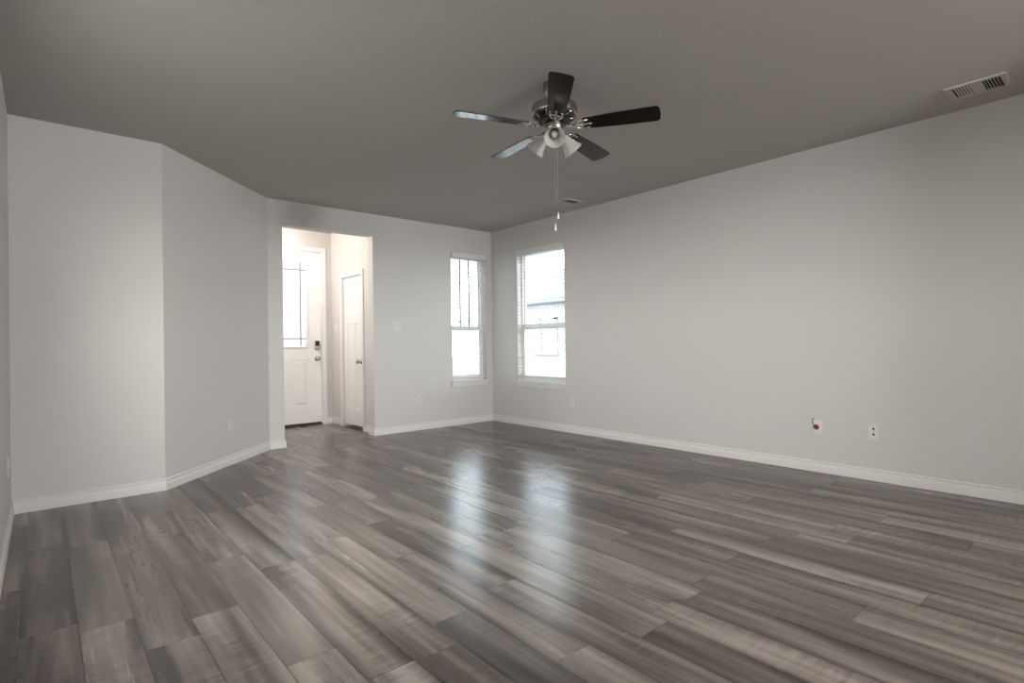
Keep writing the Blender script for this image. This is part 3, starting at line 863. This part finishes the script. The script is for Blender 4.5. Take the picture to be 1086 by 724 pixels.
PITCHB = Matrix.Rotation(-math.radians(12), 4, 'X')
ph0 = math.radians(300.395)
bl0 = MB().prism(rounded_blade(), -.003, .003)
bl0.xform(PITCHB)
blade = bl0.build('blade', 'blade', fan); blade.location = (0, 0, -.272)
iron = blade_iron().xform(PITCHB).build('blade_bracket', 'chrome', blade); iron['label'] = 'polished nickel three-pronged bracket'
bv = blade.modifiers.new('edge', 'BEVEL'); bv.width = .0015; bv.segments = 2; bv.limit_method = 'ANGLE'
for k in range(5):
    b_ = blade if k == 0 else copy_tree(blade)
    b_.rotation_euler = (0, 0, ph0 + k * 2 * PI / 5)


def shade_set(az):
    # axis: leaves the fitter outwards and downwards
    ax = Vector((math.cos(az), math.sin(az), 0)); d = (ax * .095 + Vector((0, 0, -.088))).normalized()
    p0 = ax * .050 + Vector((0, 0, -.310))
    mt = Matrix.Translation(p0) @ d.to_track_quat('Z', 'Y').to_matrix().to_4x4()
    h_ = MB(); h_.lathe([(.010, -.030), (.012, -.010), (.022, -.004), (.029, .002), (.030, .020), (.027, .022)], mt, 28)
    hold = h_.build('shade_holder', 'nickel', fan)
    s_ = MB()
    outer = [(.024, .004), (.0265, .012), (.029, .024), (.033, .042), (.038, .062), (.045, .084), (.054, .104), (.0625, .120), (.0645, .126)]
    inner = [(r - .003, z) for r, z in outer][::-1]
    s_.lathe(outer + [(.063, .127)] + inner, mt, 40, caps=(False, False))
    sh = s_.build('lamp_shade', 'frost', fan)
    b_ = MB(); b_.lathe([(.014, .006), (.0145, .036), (.013, .038)], mt, 20); b_.build('bulb_socket', 'black', sh)
    b_ = MB(); b_.lathe([(.010, .037), (.013, .046), (.0185, .060), (.0195, .072), (.0165, .084), (.009, .092), (.001, .094)], mt, 20); b_.build('bulb', 'bulb', sh)


FACE = math.atan2(-2.41, -2.44)
for k in range(3): shade_set(FACE + math.radians(2) + k * 2 * PI / 3)


def chain(px, py, ztop, zend):
    """pull chain hanging plumb from the fitter"""
    mm = MB(); mm.tube([(px, py, ztop), (px, py, zend + .030)], .0008, 6)
    ch = mm.build('pull_chain', 'chain', fan); ch.rotation_euler = Euler((TY, TX, 0)).to_matrix().inverted().to_euler()
    ff = MB(); ff.lathe([(.0018, .042), (.0030, .036), (.0042, .024), (.0066, .008), (.0070, .003), (.0055, 0), (.001, -.0005)], Matrix.Translation((px, py, zend)), 14)
    fo = ff.build('pull_fob', 'fob', ch)
    tt = MB(); tt.lathe([(.0028, .0005), (.0028, -.006), (.002, -.0075)], Matrix.Translation((px, py, zend)), 10); tt.build('fob_tip', 'nickel', fo)


chain(.013 * R0.x, .013 * R0.y, -.34, 1.900 - H)
chain(-.005 * R0.x, -.005 * R0.y, -.35, 1.828 - H)

# ------------------------------------------------------------------ hall lamp (flush mount) and outdoors
def dome_lamp(loc, r, energy, colour, label, group=None):
    hl = tag(empty('ceiling_lamp', loc), label, 'lamp', group)
    m = MB(); m.lathe([(r * 1.0, .002), (r * 1.03, -.010), (r, -.028), (r * .975, -.030)], None, 40); m.build('lamp_base', 'nickel', hl)
    m = MB(); m.lathe([(r * .96, -.028), (r * .9, -.055), (r * .7, -.078), (r * .4, -.092), (.001, -.096)], None, 40, caps=(False, False)); m.build('lamp_diffuser', 'lampglow', hl)
    ld = bpy.data.lights.new('lamp_light', 'POINT'); ld.energy = energy; ld.color = colour; ld.shadow_soft_size = r * .75
    lo = bpy.data.objects.new('lamp_light', ld); C.objects.link(lo); lo.location = Vector(loc) - Vector((0, 0, .10 + r * .8)); return hl


dome_lamp((1.95, 7.05, H), .15, 58, (1.0, .91, .85), 'round flush ceiling lamp in the entry hall')
FILL_LAMP = 590
dome_lamp((2.75, -3.2, H), .42, FILL_LAMP, (1.0, .985, .965), 'added unseen fill lamp, a large round flush dome behind the camera')      # unseen lamp added to fill the far walls

m = MB(); m.box(-30, 40, -30, 40, -.35, -.15); struct(m.build('ground', 'ground'))
nh = tag(empty('neighbour_house', (15.0, 11.5, -.15)), 'pale sided house next door seen through the wider window\'s blind', 'house')
m = MB(); m.box(13, 19, 3.0, 15.6, -.15, 2.5); m.build('house_wall', 'siding', nh, True)
m = MB(); m.add([(12.6, 2.6, 2.45), (12.6, 16.0, 2.45), (16, 16.0, 3.9), (16, 2.6, 3.9), (19.4, 2.6, 2.45), (19.4, 16.0, 2.45),
                 (12.6, 2.6, 2.62), (12.6, 16.0, 2.62), (16, 16.0, 4.1), (16, 2.6, 4.1), (19.4, 2.6, 2.62), (19.4, 16.0, 2.62)],
                [(0, 1, 2, 3), (3, 2, 5, 4), (6, 9, 8, 7), (9, 10, 11, 8), (0, 6, 7, 1), (4, 5, 11, 10), (0, 3, 4, 10, 9, 6), (1, 7, 8, 11, 5, 2)])
m.build('roof', 'roof', nh, True)
m = MB()
m.box(12.93, 13.01, 12.80, 12.98, .74, 1.95); m.box(12.93, 13.01, 13.56, 13.64, .74, 1.95); m.box(12.93, 13.01, 12.80, 13.64, 1.88, 1.95); m.box(12.90, 13.01, 12.75, 14.0, .70, .78)
m.build('window_frame', 'grille', nh, True)
m = MB(); m.box(12.97, 13.005, 12.98, 13.56, .78, 1.88); m.build('window_pane', 'bluepane', nh, True)
